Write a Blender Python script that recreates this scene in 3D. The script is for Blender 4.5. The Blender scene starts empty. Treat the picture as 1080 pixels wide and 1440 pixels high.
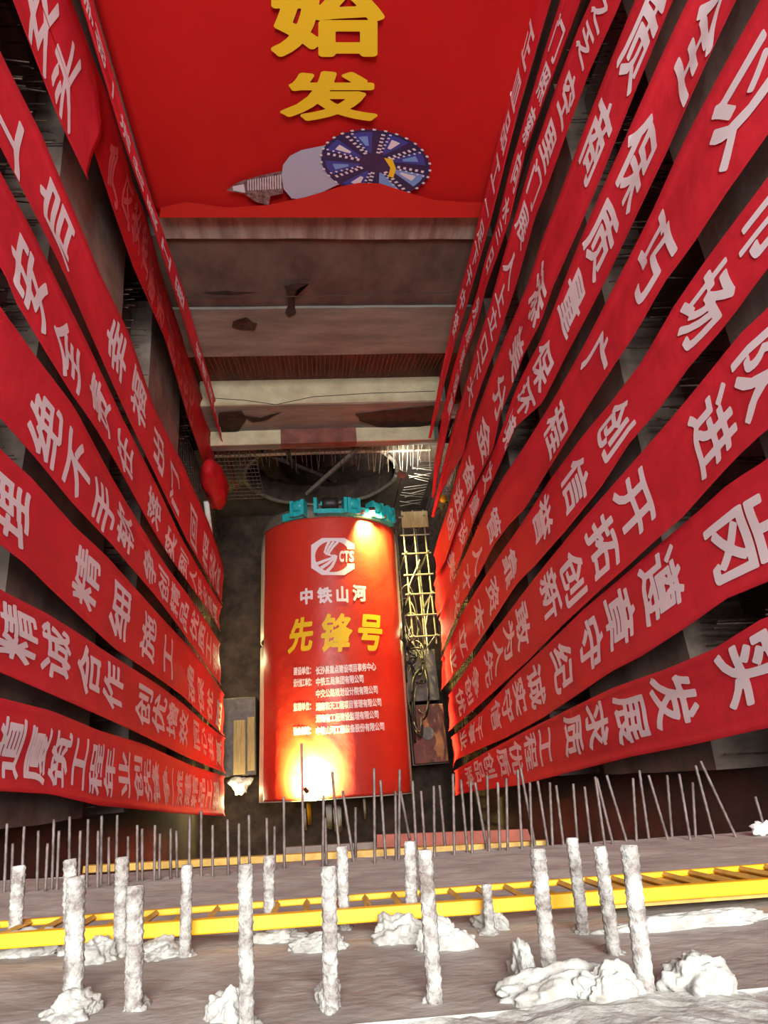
import bpy, bmesh, math, random
import numpy as np
from mathutils import Vector, Matrix, noise
R_ = random.Random(7)
S = bpy.context.scene
COL = S.collection
PI = math.pi

# ------------------------------------------------------------------ camera
F_PX = 960.0                       # focal length in pixels of a 1080 x 1440 frame
NADIR = (455.0, 1105.0)            # vanishing point of plumb lines
XVAN = (10900.0, 246.0)            # vanishing point of the shaft's cross direction
def _d(p): return np.array([p[0] - 540.0, -(p[1] - 720.0), -F_PX])
_n = _d(NADIR); _n /= np.linalg.norm(_n)
_x = _d(XVAN); _x /= np.linalg.norm(_x); _x -= _n * (_x @ _n); _x /= np.linalg.norm(_x)
_z = -_n; _y = np.cross(_z, _x)
CR = np.array([_x, _y, _z])
cam_d = bpy.data.cameras.new('camera')
cam_d.sensor_fit = 'VERTICAL'; cam_d.sensor_height = 36.0; cam_d.lens = 36.0 * F_PX / 1440.0
cam_d.clip_start = 0.05; cam_d.clip_end = 200
cam = bpy.data.objects.new('camera', cam_d); COL.objects.link(cam)
M4 = Matrix.Identity(4)
for i in range(3):
    for j in range(3): M4[i][j] = CR[i][j]
cam.matrix_world = M4
S.camera = cam

# ------------------------------------------------------------------ exposure, sky, lights
S.view_settings.view_transform = 'Standard'; S.view_settings.look = 'None'
S.view_settings.gamma = 1.0; S.view_settings.use_curve_mapping = False
S.view_settings.exposure = 0.0
W = bpy.data.worlds.new('overcast_sky'); S.world = W; W.use_nodes = True
_bg = W.node_tree.nodes['Background']; _bg.inputs[0].default_value = (0.93, 0.96, 1.0, 1); _bg.inputs[1].default_value = 0.40

def light(name, kind, loc, energy, color, aim=None, size=0.3, angle=None, blend=0.6):
    l = bpy.data.lights.new(name, kind); l.energy = energy; l.color = color
    if kind == 'AREA': l.size = size
    else: l.shadow_soft_size = size
    if kind == 'SPOT': l.spot_size = angle; l.spot_blend = blend
    o = bpy.data.objects.new(name, l); COL.objects.link(o); o.location = loc
    if aim is not None:
        o.rotation_euler = (Vector(aim) - Vector(loc)).to_track_quat('-Z', 'Y').to_euler()
    return o
WARM = (1.0, 0.80, 0.40)
# unseen area light added above the open shaft to brighten its depth
light('overhead_fill', 'AREA', (0.5, 4.0, 14.0), 8200, (1.0, 0.95, 0.90), (0.5, 5.5, -16), 7.0)

# ------------------------------------------------------------------ pixel -> place helpers
def ray(px, py): return CR @ _d((px, py))
def on_x(px, py, X): r = ray(px, py); return r * X / r[0]
def on_y(px, py, Y): r = ray(px, py); return r * Y / r[1]
def on_z(px, py, Z): r = ray(px, py); return r * Z / r[2]
def cam_depth(P): return float(-(CR.T @ np.array(P))[2])

# ------------------------------------------------------------------ materials
def mat(name, col, rough=0.7, metal=0.0, var=0.0, scale=4.0, bump=0.0, bscale=None, col2=None, streak=None, spec=0.5, emit=None, estr=0, sheen=0, dist=0.02):
    m = bpy.data.materials.new(name); m.use_nodes = True
    nt = m.node_tree; b = nt.nodes['Principled BSDF']
    b.inputs['Base Color'].default_value = (*col, 1); b.inputs['Roughness'].default_value = rough
    b.inputs['Metallic'].default_value = metal; b.inputs['Specular IOR Level'].default_value = spec
    if sheen: b.inputs['Sheen Weight'].default_value = sheen
    if emit: b.inputs['Emission Color'].default_value = (*emit, 1); b.inputs['Emission Strength'].default_value = estr
    if var or bump or col2:
        tc = nt.nodes.new('ShaderNodeTexCoord'); mp = nt.nodes.new('ShaderNodeMapping')
        nt.links.new(tc.outputs['Object'], mp.inputs[0])
        if streak: mp.inputs['Scale'].default_value = streak
    if var or col2:
        nz = nt.nodes.new('ShaderNodeTexNoise'); nz.inputs['Scale'].default_value = scale; nz.inputs['Detail'].default_value = 8; nz.inputs['Roughness'].default_value = 0.65
        nt.links.new(mp.outputs[0], nz.inputs['Vector'])
        rp = nt.nodes.new('ShaderNodeValToRGB')
        c2 = col2 or tuple(c * (1 - var) for c in col)
        c1 = tuple(min(1, c * (1 + var)) for c in col) if not col2 else col
        rp.color_ramp.elements[0].position = 0.36; rp.color_ramp.elements[1].position = 0.64
        rp.color_ramp.elements[0].color = (*c2, 1); rp.color_ramp.elements[1].color = (*c1, 1)
        nt.links.new(nz.outputs[0], rp.inputs[0]); nt.links.new(rp.outputs[0], b.inputs['Base Color'])
    if bump:
        n2 = nt.nodes.new('ShaderNodeTexNoise'); n2.inputs['Scale'].default_value = bscale or scale * 4; n2.inputs['Detail'].default_value = 6
        nt.links.new(mp.outputs[0], n2.inputs['Vector'])
        bp = nt.nodes.new('ShaderNodeBump'); bp.inputs['Strength'].default_value = bump; bp.inputs['Distance'].default_value = dist
        nt.links.new(n2.outputs[0], bp.inputs['Height']); nt.links.new(bp.outputs[0], b.inputs['Normal'])
    return m
M = {
 'red':   mat('red_banner_cloth', (0.70, 0.028, 0.048), 0.6, var=0.10, scale=0.8, bump=0.3, bscale=2.2, dist=0.06, spec=0.22),
 'redin': mat('red_banner_cloth_dull', (0.50, 0.010, 0.016), 0.6, var=0.15, scale=1.2, bump=0.3, bscale=3, dist=0.05, spec=0.2),
 'redbig':mat('red_hanging_cloth', (0.50, 0.012, 0.012), 0.6, var=0.05, scale=0.5, bump=0.12, bscale=1.0, dist=0.05, spec=0.2),
 'redwave':mat('red_print_wave', (0.58, 0.016, 0.012), 0.6, var=0.05, scale=0.6),  # printed wave, a lighter red than the sheet
 'redtbm':mat('red_cover_cloth', (0.60, 0.036, 0.020), 0.42, var=0.06, scale=0.7, bump=0.3, bscale=1.6, dist=0.08, spec=0.6),
 'white': mat('white_lettering', (0.90, 0.86, 0.92), 0.6),
 'faint': mat('show_through_lettering', (0.62, 0.09, 0.10), 0.7),
 'wtbm':  mat('pale_pink_lettering', (0.86, 0.78, 0.84), 0.6),
 'yel':   mat('yellow_lettering', (0.86, 0.60, 0.02), 0.6),
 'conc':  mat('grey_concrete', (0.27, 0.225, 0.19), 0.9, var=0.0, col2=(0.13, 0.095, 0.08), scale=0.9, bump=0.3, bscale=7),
 'concn': mat('neutral_grey_concrete', (0.25, 0.25, 0.22), 0.9, col2=(0.15, 0.147, 0.13), scale=1.0, streak=(0.5, 1, 2.0), bump=0.2, bscale=7),
 'concs': mat('streaked_concrete', (0.40, 0.37, 0.33), 0.9, col2=(0.20, 0.16, 0.14), scale=1.4, streak=(2.2, 1, 0.35), bump=0.2, bscale=6),
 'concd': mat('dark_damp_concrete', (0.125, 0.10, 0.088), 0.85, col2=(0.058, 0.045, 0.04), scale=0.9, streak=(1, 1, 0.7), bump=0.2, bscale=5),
 'cream': mat('lit_cream_concrete', (0.58, 0.53, 0.36), 0.9, col2=(0.42, 0.37, 0.24), scale=1.3, bump=0.2, bscale=6),  # lamp light on the ledge tops, put into the colour
 'rustw': mat('rust_stained_wall', (0.17, 0.075, 0.06), 0.9, col2=(0.08, 0.035, 0.03), scale=1.6, streak=(3, 1, 0.3), bump=0.3, bscale=6),
 'earth': mat('brown_earth', (0.085, 0.055, 0.042), 0.95, col2=(0.03, 0.02, 0.017), scale=1.6, bump=0.8, bscale=4, dist=0.1),
 'stain': mat('dark_damp_stain', (0.035, 0.030, 0.027), 0.95, var=0.4, scale=3, spec=0.1),
 'rebar': mat('rusty_rebar', (0.13, 0.085, 0.07), 0.6, metal=0.4, var=0.5, scale=9),
 'rebarg':mat('grey_rebar', (0.20, 0.165, 0.155), 0.6, metal=0.3, col2=(0.085, 0.06, 0.052), scale=12),
 'crust': mat('mortar_crusted_rebar', (0.54, 0.55, 0.53), 0.85, col2=(0.18, 0.15, 0.135), scale=24, bump=1.0, bscale=70, dist=0.01),
 'mortar':mat('pale_mortar', (0.50, 0.525, 0.50), 0.95, col2=(0.32, 0.305, 0.28), scale=16, bump=0.5, bscale=45, dist=0.012),
 'ledge': mat('wet_grey_concrete', (0.40, 0.372, 0.34), 0.7, col2=(0.235, 0.205, 0.185), scale=3.2, streak=(0.8, 1, 1.3), bump=0.4, bscale=30, dist=0.01),
 'curb':  mat('grey_curb_concrete', (0.42, 0.39, 0.355), 0.9, col2=(0.28, 0.255, 0.23), scale=4, bump=0.4, bscale=25, dist=0.01),
 'ypaint':mat('yellow_paint', (0.84, 0.42, 0.005), 0.45, var=0.06, scale=6),
 'ydull': mat('dusty_yellow_paint', (0.56, 0.34, 0.07), 0.6, var=0.25, scale=9),
 'beige': mat('beige_steel_shell', (0.80, 0.75, 0.62), 0.5, var=0.08, scale=2),
 'cyan':  mat('turquoise_paint', (0.02, 0.46, 0.50), 0.4, var=0.15, scale=5),
 'black': mat('black_rubber', (0.02, 0.02, 0.022), 0.5),
 'steel': mat('pale_galvanised_tube', (0.30, 0.27, 0.22), 0.5, metal=0.5, var=0.2, scale=5),
 'dsteel':mat('dark_steel', (0.09, 0.075, 0.07), 0.5, metal=0.6, var=0.3, scale=4),
 'wood':  mat('yellowish_plank', (0.46, 0.36, 0.17), 0.8, col2=(0.30, 0.22, 0.10), scale=3, streak=(6, 0.5, 6)),
 'rbox':  mat('red_brown_sheet', (0.18, 0.06, 0.045), 0.7, var=0.35, scale=2),
 'lamp':  mat('lit_lamp_glass', (1, 0.95, 0.8), 0.3, emit=(1.0, 0.92, 0.72), estr=30),
 'white2':mat('white_plastic', (0.8, 0.79, 0.76), 0.5, var=0.05, scale=5),
 'hat':   mat('yellow_helmet', (0.75, 0.45, 0.02), 0.35),
 'skin':  mat('skin', (0.50, 0.30, 0.22), 0.6),
 'cloth': mat('dark_workwear', (0.03, 0.028, 0.032), 0.85),
 'hair':  mat('black_hair', (0.01, 0.01, 0.01), 0.7),
 'pgrey': mat('printed_pale_grey', (0.42, 0.46, 0.60), 0.6),
 'pblue': mat('printed_blue', (0.035, 0.055, 0.34), 0.6),
 'pnavy': mat('printed_navy', (0.02, 0.018, 0.09), 0.6),
 'plblue':mat('printed_light_blue', (0.17, 0.34, 0.72), 0.6),
 'pwhite':mat('printed_white', (0.70, 0.70, 0.78), 0.6),
 'pcity': mat('printed_grey_brown', (0.30, 0.22, 0.22), 0.6, col2=(0.06, 0.02, 0.03), scale=9),
}

# ------------------------------------------------------------------ mesh helpers
class MB:
    def __init__(s): s.v = []; s.f = []; s.m = []
    def add(s, vs, fs, mi=0):
        o = len(s.v); s.v += [tuple(float(c) for c in p) for p in vs]
        s.f += [tuple(i + o for i in f) for f in fs]; s.m += [mi] * len(fs)
    def box(s, lo, hi, mi=0):
        x0, y0, z0 = lo; x1, y1, z1 = hi
        s.add([(x0,y0,z0),(x1,y0,z0),(x1,y1,z0),(x0,y1,z0),(x0,y0,z1),(x1,y0,z1),(x1,y1,z1),(x0,y1,z1)],
              [(3,2,1,0),(4,5,6,7),(0,1,5,4),(1,2,6,5),(2,3,7,6),(3,0,4,7)], mi)
    def tube(s, pts, r, n=8, mi=0, cap=True):
        P = [Vector(p) for p in pts]; k = len(P)
        rs = r if isinstance(r, (list, tuple)) else [r] * k
        vs = []; up = None
        for i in range(k):
            t = (P[min(i+1, k-1)] - P[max(i-1, 0)]).normalized()
            if up is None: up = t.orthogonal().normalized()
            up = (up - t * up.dot(t))
            up = up.normalized() if up.length > 1e-6 else t.orthogonal().normalized()
            w = t.cross(up)
            for j in range(n):
                a = 2 * PI * j / n; vs.append(P[i] + (up * math.cos(a) + w * math.sin(a)) * rs[i])
        fs = [(i*n+j, i*n+(j+1) % n, (i+1)*n+(j+1) % n, (i+1)*n+j) for i in range(k-1) for j in range(n)]
        if cap: fs += [tuple(range(n-1, -1, -1)), tuple((k-1)*n+j for j in range(n))]
        s.add(vs, fs, mi)
    def bar(s, a, b, w, h, mi=0):
        a, b = Vector(a), Vector(b); t = (b - a).normalized()
        u = Vector((0, 0, 1)); u = (u - t * u.dot(t))
        u = u.normalized() if u.length > 1e-3 else t.orthogonal().normalized()
        c = t.cross(u)
        vs = [p + c * (w/2*i) + u * (h/2*j) for p in (a, b) for i, j in ((-1,-1),(1,-1),(1,1),(-1,1))]
        s.add(vs, [(3,2,1,0),(4,5,6,7),(0,1,5,4),(1,2,6,5),(2,3,7,6),(3,0,4,7)], mi)
    def build(s, name, mats, parent=None, smooth=False):
        me = bpy.data.meshes.new(name); me.from_pydata(s.v, [], s.f)
        for m in (mats if isinstance(mats, (list, tuple)) else [mats]): me.materials.append(m)
        me.polygons.foreach_set('material_index', s.m)
        if smooth: me.polygons.foreach_set('use_smooth', [True] * len(s.f))
        me.update()
        o = bpy.data.objects.new(name, me); COL.objects.link(o)
        if parent: o.parent = parent
        return o
def tag(o, label=None, cat=None, group=None, kind=None):
    if label: o['label'] = label
    if cat: o['category'] = cat
    if group: o['group'] = group
    if kind: o['kind'] = kind
    return o
def empty(name, loc, rz=0):
    o = bpy.data.objects.new(name, None); COL.objects.link(o); o.location = loc; o.rotation_euler = (0, 0, rz); o.empty_display_size = 0.2
    return o
def struct(o): o['kind'] = 'structure'; return o
def bevel(o, w=0.01, n=2):
    b = o.modifiers.new('bevel', 'BEVEL'); b.width = w; b.segments = n; b.limit_method = 'ANGLE'; return o
ORD = ['first','second','third','fourth','fifth','sixth','seventh','eighth','ninth','tenth','eleventh','twelfth','thirteenth','fourteenth','fifteenth','sixteenth','seventeenth','eighteenth','nineteenth']
TENS = {20:'twent',30:'thirt',40:'fort',50:'fift',60:'sixt',70:'sevent'}
def ordinal(n):
    if n < 20: return ORD[n-1]
    t, u = n // 10 * 10, n % 10
    return TENS[t] + 'ieth' if u == 0 else TENS[t] + 'y-' + ORD[u-1]

# ------------------------------------------------------------------ glyphs (built-in font), normalised to the em box
_G = {}
def glyph(ch, bold=0.022, N=36, fit=False):
    """a character as a fine mesh: its outline grown by bold (marching squares over the distance to the outline)"""
    key = (ch, bold, N, fit)
    if key in _G: return _G[key]
    cu = bpy.data.curves.new('glyph', 'FONT'); cu.body = ch; cu.size = 1.0; cu.resolution_u = 3
    o = bpy.data.objects.new('glyph', cu); COL.objects.link(o)
    me = bpy.data.meshes.new_from_object(o.evaluated_get(bpy.context.evaluated_depsgraph_get()))
    bpy.data.objects.remove(o); bpy.data.curves.remove(cu)
    P = np.array([(v.co.x, v.co.y) for v in me.vertices]); polys = [tuple(p.vertices) for p in me.polygons]; bpy.data.meshes.remove(me)
    if not len(P): _G[key] = ([], []); return _G[key]
    T = np.array([(P[q[0]], P[q[k]], P[q[k+1]]) for q in polys for k in range(1, len(q)-1)])
    cnt = {}
    for q in polys:
        for k in range(len(q)):
            a, c = tuple(np.round(P[q[k]], 5)), tuple(np.round(P[q[(k+1) % len(q)]], 5)); e = (min(a, c), max(a, c)); cnt[e] = cnt.get(e, 0) + 1
    E = np.array([e for e, k in cnt.items() if k == 1])
    x0, y0 = P.min(0) - bold; x1, y1 = P.max(0) + bold
    m_ = 1.2/N; ex0, ey0 = x0 - m_, y0 - m_; h = max(x1 - x0, y1 - y0, .4)/N
    nx = int((x1 - x0 + 2*m_)/h) + 2; ny = int((y1 - y0 + 2*m_)/h) + 2
    gx, gy = np.meshgrid(ex0 + h*np.arange(nx), ey0 + h*np.arange(ny), indexing='ij'); G = np.stack([gx.ravel(), gy.ravel()], 1)
    a = E[:, 0][None]; d = (E[:, 1] - E[:, 0])[None]; w = G[:, None] - a
    t = np.clip((w*d).sum(2)/np.maximum((d*d).sum(2), 1e-12), 0, 1); dist = np.sqrt(((w - d*t[..., None])**2).sum(2)).min(1)
    ins = np.zeros(len(G), bool)
    for A, B, C in T:
        f = lambda u, v: (v[0]-u[0])*(G[:, 1]-u[1]) - (v[1]-u[1])*(G[:, 0]-u[0])
        q1, q2, q3 = f(A, B), f(B, C), f(C, A); ins |= ((q1 >= -1e-9) & (q2 >= -1e-9) & (q3 >= -1e-9)) | ((q1 <= 1e-9) & (q2 <= 1e-9) & (q3 <= 1e-9))
    dense = np.linalg.norm(E[:, 1] - E[:, 0], axis=1).sum()
    S_ = (np.where(ins, dist, -dist) + bold * min(1.0, 9.0/dense)).reshape(nx, ny); S_[np.abs(S_) < 1e-6] = 1e-6
    if fit: b0, b1, c0, c1 = x0, x1, y0, y1
    else: b0, b1, c0, c1 = 0.03, 1.0, -0.12, 0.88
    V, F, ix = [], [], {}
    def vid(k, x, y):
        if k not in ix: ix[k] = len(V); V.append(((x - b0)/(b1 - b0), (y - c0)/(c1 - c0)))
        return ix[k]
    for i in range(nx-1):
        for j in range(ny-1):
            cs = [(i, j), (i+1, j), (i+1, j+1), (i, j+1)]; vs = [S_[c] for c in cs]
            if max(vs) < 0: continue
            poly = []
            for k in range(4):
                c, e = cs[k], cs[(k+1) % 4]; u, v = vs[k], vs[(k+1) % 4]
                if u > 0: poly.append(vid(c, ex0 + h*c[0], ey0 + h*c[1]))
                if (u > 0) != (v > 0):
                    t_ = u/(u - v); poly.append(vid((min(c, e), max(c, e)), ex0 + h*(c[0] + (e[0]-c[0])*t_), ey0 + h*(c[1] + (e[1]-c[1])*t_)))
            if len(poly) > 2: F.append(tuple(poly))
    V = [(x, y, 0.0) for x, y in V]
    _G[key] = (V, F); return _G[key]

# ================================================================== THE SHAFT
XL, XR = -3.6, 4.6                 # planes the slogan banners hang in
WL, WR = -5.0, 6.1                 # side walls
BL, BR = -4.1, 5.15                # faces of the side walls' ring beams
YE = 13.4                          # end wall
ZF = -31.0                         # shaft floor

b = MB(); b.box((WL-0.6, -3.6, ZF-0.5), (WR+0.6, 14.5, ZF)); struct(b.build('floor', M['earth']))
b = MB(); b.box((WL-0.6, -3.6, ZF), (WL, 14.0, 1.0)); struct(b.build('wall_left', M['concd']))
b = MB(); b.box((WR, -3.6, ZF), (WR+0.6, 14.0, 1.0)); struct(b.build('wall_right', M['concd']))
b = MB(); b.box((WL, YE, ZF), (WR, 14.0, 1.0)); struct(b.build('wall_end', M['rustw']))
b = MB(); b.box((WL-0.6, -4.2, ZF), (WR+0.6, -3.6, -4.0)); struct(b.build('wall_near_lower', M['concd']))

def rough_beam(name, lo, hi, m, seg=0.35, amp=0.02, parent=None):
    bm = bmesh.new(); bmesh.ops.create_cube(bm, size=1.0)
    for v in bm.verts: v.co = Vector([lo[i] if v.co[i] < 0 else hi[i] for i in range(3)])
    for ax in range(3):
        n = max(1, int((hi[ax]-lo[ax]) / seg)); n = min(n, 44)
        nv = Vector([1 if i == ax else 0 for i in range(3)])
        for k in range(1, n):
            co = Vector((0, 0, 0)); co[ax] = lo[ax] + (hi[ax]-lo[ax]) * k / n
            bmesh.ops.bisect_plane(bm, geom=bm.verts[:]+bm.edges[:]+bm.faces[:], plane_co=co, plane_no=nv)
    for v in bm.verts:
        d = noise.noise_vector(v.co * 0.9) + noise.noise_vector(v.co * 3.1) * 0.5
        v.co += d * amp
    me = bpy.data.meshes.new(name); bm.to_mesh(me); bm.free(); me.materials.append(m)
    o = bpy.data.objects.new(name, me); COL.objects.link(o)
    if parent: o.parent = parent
    else: struct(o)
    return o
# ring beams of the side walls (depth bands)
for z0, z1 in ((-6.6, -2.5), (-13.1, -9.2), (-19.6, -15.7)):
    rough_beam('trim_1', (WL, -0.2, z0), (BL, 12.7, z1), M['conc'])
    rough_beam('trim_2', (BR, -0.2, z0), (WR, 12.7, z1), M['conc'])
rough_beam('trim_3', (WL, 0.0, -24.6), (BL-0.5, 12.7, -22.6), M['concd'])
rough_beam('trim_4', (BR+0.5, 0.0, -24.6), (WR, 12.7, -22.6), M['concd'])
# pilasters on the side walls
for y in (2.6, 7.0, 11.2):
    rough_beam('trim_5', (WL, y, ZF), (WL+0.35, y+1.1, -1.0), M['conc'])
    rough_beam('trim_6', (WR-0.4, y, ZF), (WR, y+1.1, -1.0), M['conc'])
# end wall: stepped beams
EX0, EX1 = -3.75, 4.9
rough_beam('trim_7', (-3.42, 12.72, -13.42), (4.62, YE+0.1, -4.0), M['concs'], amp=0.015)
rough_beam('trim_8', (EX0, 12.80, -16.1), (EX1, YE+0.1, -13.40), M['concd'], amp=0.012)
rough_beam('trim_9', (EX0, 12.72, -18.4), (EX1, YE+0.1, -16.1), M['concn'], amp=0.012)
rough_beam('trim_10', (EX0, 12.4, -22.75), (EX1, YE+0.1, -20.9), M['concn'], amp=0.015)
b = MB(); b.box((-3.7, 12.42, -20.92), (4.75, 13.42, -20.84)); struct(b.build('trim_11', M['cream']))  # top of the grey beam, coloured as lit
rough_beam('trim_12', (EX0, 11.85, -23.15), (EX1, YE+0.1, -22.75), M['concn'], amp=0.02)
b = MB(); b.box((-3.6, 11.83, -22.74), (-1.05, 12.4, -22.66)); b.box((1.75, 11.83, -22.74), (4.7, 12.4, -22.66)); struct(b.build('trim_13', M['cream']))
b = MB(); b.box((-1.05, 11.80, -22.95), (1.75, 12.4, -22.62)); struct(b.build('trim_14', M['rbox']))
b = MB(); b.box((-3.7, 12.0, -24.0), (4.75, 12.32, -23.86)); struct(b.build('trim_15', M['cream']))
# lower end wall round the tunnel eye: an annulus in a slab, soil behind it
def portal():
    cx, cz, r = 0.45, -26.4, 3.25
    m = MB(); n = 64; o = []; q = []
    for k in range(n):
        a = 2*PI*k/n; c, s = math.cos(a), math.sin(a)
        t = min((5.6/abs(c)) if abs(c) > 1e-6 else 99, ((2.5 if s > 0 else 4.6)/abs(s)) if abs(s) > 1e-6 else 99)
        q.append((cx+r*c, cz+r*s)); o.append((max(WL, min(WR, cx+t*c)), cz+t*s))
    for (i0, y0, y1) in ((0, 12.3, 13.3),):
        V = [(x, y0, z) for x, z in o] + [(x, y0, z) for x, z in q] + [(x, y1, z) for x, z in q]
        F = []
        for k in range(n): F += [(k, (k+1) % n, n+(k+1) % n, n+k), (n+k, n+(k+1) % n, 2*n+(k+1) % n, 2*n+k)]
        m.add(V, F[::2]); m.add(V, F[1::2], 1)
    struct(m.build('trim_16', [M['concd'], M['earth']]))
    m = MB()
    V = []; rings = [3.4, 2.6, 1.7, 0.8, 0.05]
    for i, rr in enumerate(rings):
        for k in range(48):
            a = 2*PI*k/48; p = Vector((cx+rr*math.cos(a), 13.2, cz+rr*math.sin(a)))
            p.y -= 0.25*i*0.4 + 0.35*noise.noise(p*1.3); V.append(p)
    F = [(i*48+k, i*48+(k+1) % 48, (i+1)*48+(k+1) % 48, (i+1)*48+k) for i in range(4) for k in range(48)]
    m.add(V, F); tag(m.build('soil_face', M['earth'], smooth=True), 'brown soil face inside the round tunnel opening behind the machine', 'soil', kind='stuff')
    m = MB(); m.tube([(cx+3.2*math.cos(a), 12.2+0.02*math.sin(9*a), cz+3.2*math.sin(a)) for a in [2*PI*k/72 for k in range(73)]], 0.09, 8)
    tag(m.build('steel_ring', M['steel'], smooth=True), 'pale steel ring lining the round tunnel opening in the end wall', 'ring')
portal()

# damp stains on the end-wall beams (patches with a shape of their own)
def stain(pts, Y, m='stain', name='damp_stain'):
    P = [on_y(x, y, Y) for x, y in pts]; k = len(P); c = sum(P) / k
    V = []
    for i in range(k):
        for s_ in range(4):
            p = P[i] + (P[(i+1) % k] - P[i]) * s_ / 4.0
            p = p + np.array([noise.noise(Vector(p)*3)*0.06, 0, noise.noise(Vector(p)*3+Vector((5,5,5)))*0.06]); V.append((p[0], Y, p[2]))
    mb = MB(); n = len(V); mb.add(V + [(c[0], Y, c[2])], [(i, (i+1) % n, n) for i in range(n)])
    return struct(mb.build('trim_17', M[m]))
stain([(328,452),(345,446),(362,455),(358,464),(338,464),(327,459)], 12.69)
stain([(285,411),(320,409),(366,412),(340,415),(300,415)], 12.69)
stain([(399,403),(420,398),(435,399),(418,407),(412,425),(416,440),(408,447),(402,440),(406,420)], 12.69)
stain([(500,582),(540,577),(610,571),(612,595),(575,603),(530,600),(505,592)], 12.36)
stain([(308,580),(340,578),(347,590),(335,606),(315,612),(305,600)], 12.36)
stain([(340,585),(368,588),(398,579),(372,592),(355,594)], 12.36)
# site wires strung along the beams
for pts, Y, lab in (([(262,418),(400,417),(560,414),(640,411)], 12.6, 'thin black wire strung across the wide grey concrete beam'),
                    ([(302,560),(345,563),(388,569),(440,558),(520,553),(612,550)], 12.3, 'thin black wire sagging across the cream concrete ledge')):
    m = MB(); m.tube([tuple(on_y(x, y, Y)) for x, y in pts], 0.012, 6); tag(m.build('wire', M['black']), lab, 'wire')

# ------------------------------------------------------------------ rebar standing out of the walls
def comb(name, label, group, anchor, rows, d, L, m, r=0.013):
    mb = MB(); mb.tube([(0, 0, 0), (d*L*0.5, 0, 0.0), (d*L, 0, -0.02)], r, 6); proto = mb.build(name, m); first = True
    for (x, y, z) in rows:
        o = proto if first else proto.copy()
        if not first: COL.objects.link(o)
        first = False
        o.location = (x, y, z); o.rotation_euler = (0, R_.uniform(-.12, .12), R_.uniform(-.1, .1)); s = R_.uniform(.75, 1.1); o.scale = (s, 1, 1)
        tag(o, label, 'rebar', group)
def rowset(x, y0, y1, ny, zs): return [(x, y0 + (y1-y0)*(i + R_.uniform(-.25, .25))/ny, z + R_.uniform(-.06, .06)) for z in zs for i in range(ny)]
comb('starter_bar', 'thin rusty bar sticking out of left wall above the middle concrete beam', 'rebar in the upper recess of the left wall', 0, rowset(WL, 1, 12.4, 20, (-7.4, -8.0, -8.6)), 1, 0.95, M['rebar'])
comb('starter_bar', 'thin rusty bar sticking out of left wall below the middle concrete beam', 'rebar in the lower recess of the left wall', 0, rowset(WL, 1, 12.4, 22, (-13.6, -14.2, -14.9)), 1, 0.95, M['rebar'])
comb('starter_bar', 'thin rusty bar sticking out of right wall above the middle concrete beam', 'rebar in the upper recess of the right wall', 0, rowset(WR, 1, 12.4, 20, (-7.4, -8.0, -8.6)), -1, 1.05, M['rebar'])
comb('starter_bar', 'thin rusty bar sticking out of right wall below the middle concrete beam', 'rebar in the lower recess of the right wall', 0, rowset(WR, 1, 12.4, 22, (-13.6, -14.2, -14.9)), -1, 1.05, M['rebar'])
def comb_stuff(name, label, segs, m, r=0.012):
    mb = MB()
    for a, c in segs: mb.tube([a, c], r, 5)
    tag(mb.build(name, m), label, 'rebar', kind='stuff')
for side, X, d in (('left', WL, 1), ('right', WR, -1)):
    segs = []
    for zc, hh in ((-8.0, 1.3), (-14.4, 1.2), (-21.1, 1.4), (-26.2, 1.4)):
        for i in range(170):
            y = R_.uniform(-0.1, 12.6); z = zc + R_.uniform(-hh, hh); L = R_.uniform(.55, 1.0)
            segs.append(((X + d*.02, y, z), (X + d*L, y + R_.uniform(-.05, .05), z + R_.uniform(-.08, .05))))
    comb_stuff('rebar_comb', f'dense rusty rebar ends bristling from the recesses of the {side} shaft wall', segs, M['rebar'])
    segs = []
    for i in range(34): y = -0.1 + 12.7*i/33; segs.append(((X + d*0.55, y, -30.9), (X + d*0.55, y, -20.0)))
    for i in range(34): z = -30.6 + 10.4*i/33; segs.append(((X + d*0.57, -0.2, z), (X + d*0.57, 12.3, z)))
    comb_stuff('rebar_mesh', f'rusty rebar mesh tied over the lower part of the {side} wall', segs, M['rebarg'] if side == 'right' else M['rebar'], 0.016)
segs = [((x, 12.8, -18.45), (x + R_.uniform(-.03, .03), 13.32, -20.2 - R_.uniform(0, .5))) for x in np.linspace(-3.8, 4.9, 60)]
segs += [((x, 12.0, -23.2), (x + R_.uniform(-.1, .1), 11.5 + R_.uniform(-.2, .2), -24.0 + R_.uniform(-.4, .3))) for x in np.linspace(-3.6, 4.6, 44)]
comb_stuff('rebar_fringe', 'fringe of rusty rebar hanging under the beams of the end wall', segs, M['rebar'], 0.012)
segs = []
for i in range(17): z = -23.3 - i*0.27; segs.append(((4.75, 11.2, z), (4.0 + R_.uniform(-.25, .2), 11.2 + R_.uniform(-.2, .2), z + R_.uniform(-.08, .08))))
for i in range(14): x = 2.0 + i*0.2; segs.append(((x, 12.2, -23.3), (x + R_.uniform(-.15, .25), 11.5, -24.4 - R_.uniform(0, .5))))
comb_stuff('rebar_fringe', 'bright rebar ends beside the floodlight right of the tunnel opening', segs, M['steel'], 0.016)
segs = []
for i in range(12): x = -3.75 + i*0.15; segs.append(((x, 11.9, -23.3), (x + 0.15, 11.4, -26.6)))
for i in range(12): z = -23.5 - i*0.27; segs.append(((-3.9, 11.75 - i*.04, z), (-2.0, 11.75 - i*.04, z)))
comb_stuff('rebar_mesh', 'square rebar mesh left of the tunnel opening below the beams', segs, M['rebar'], 0.014)
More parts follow.
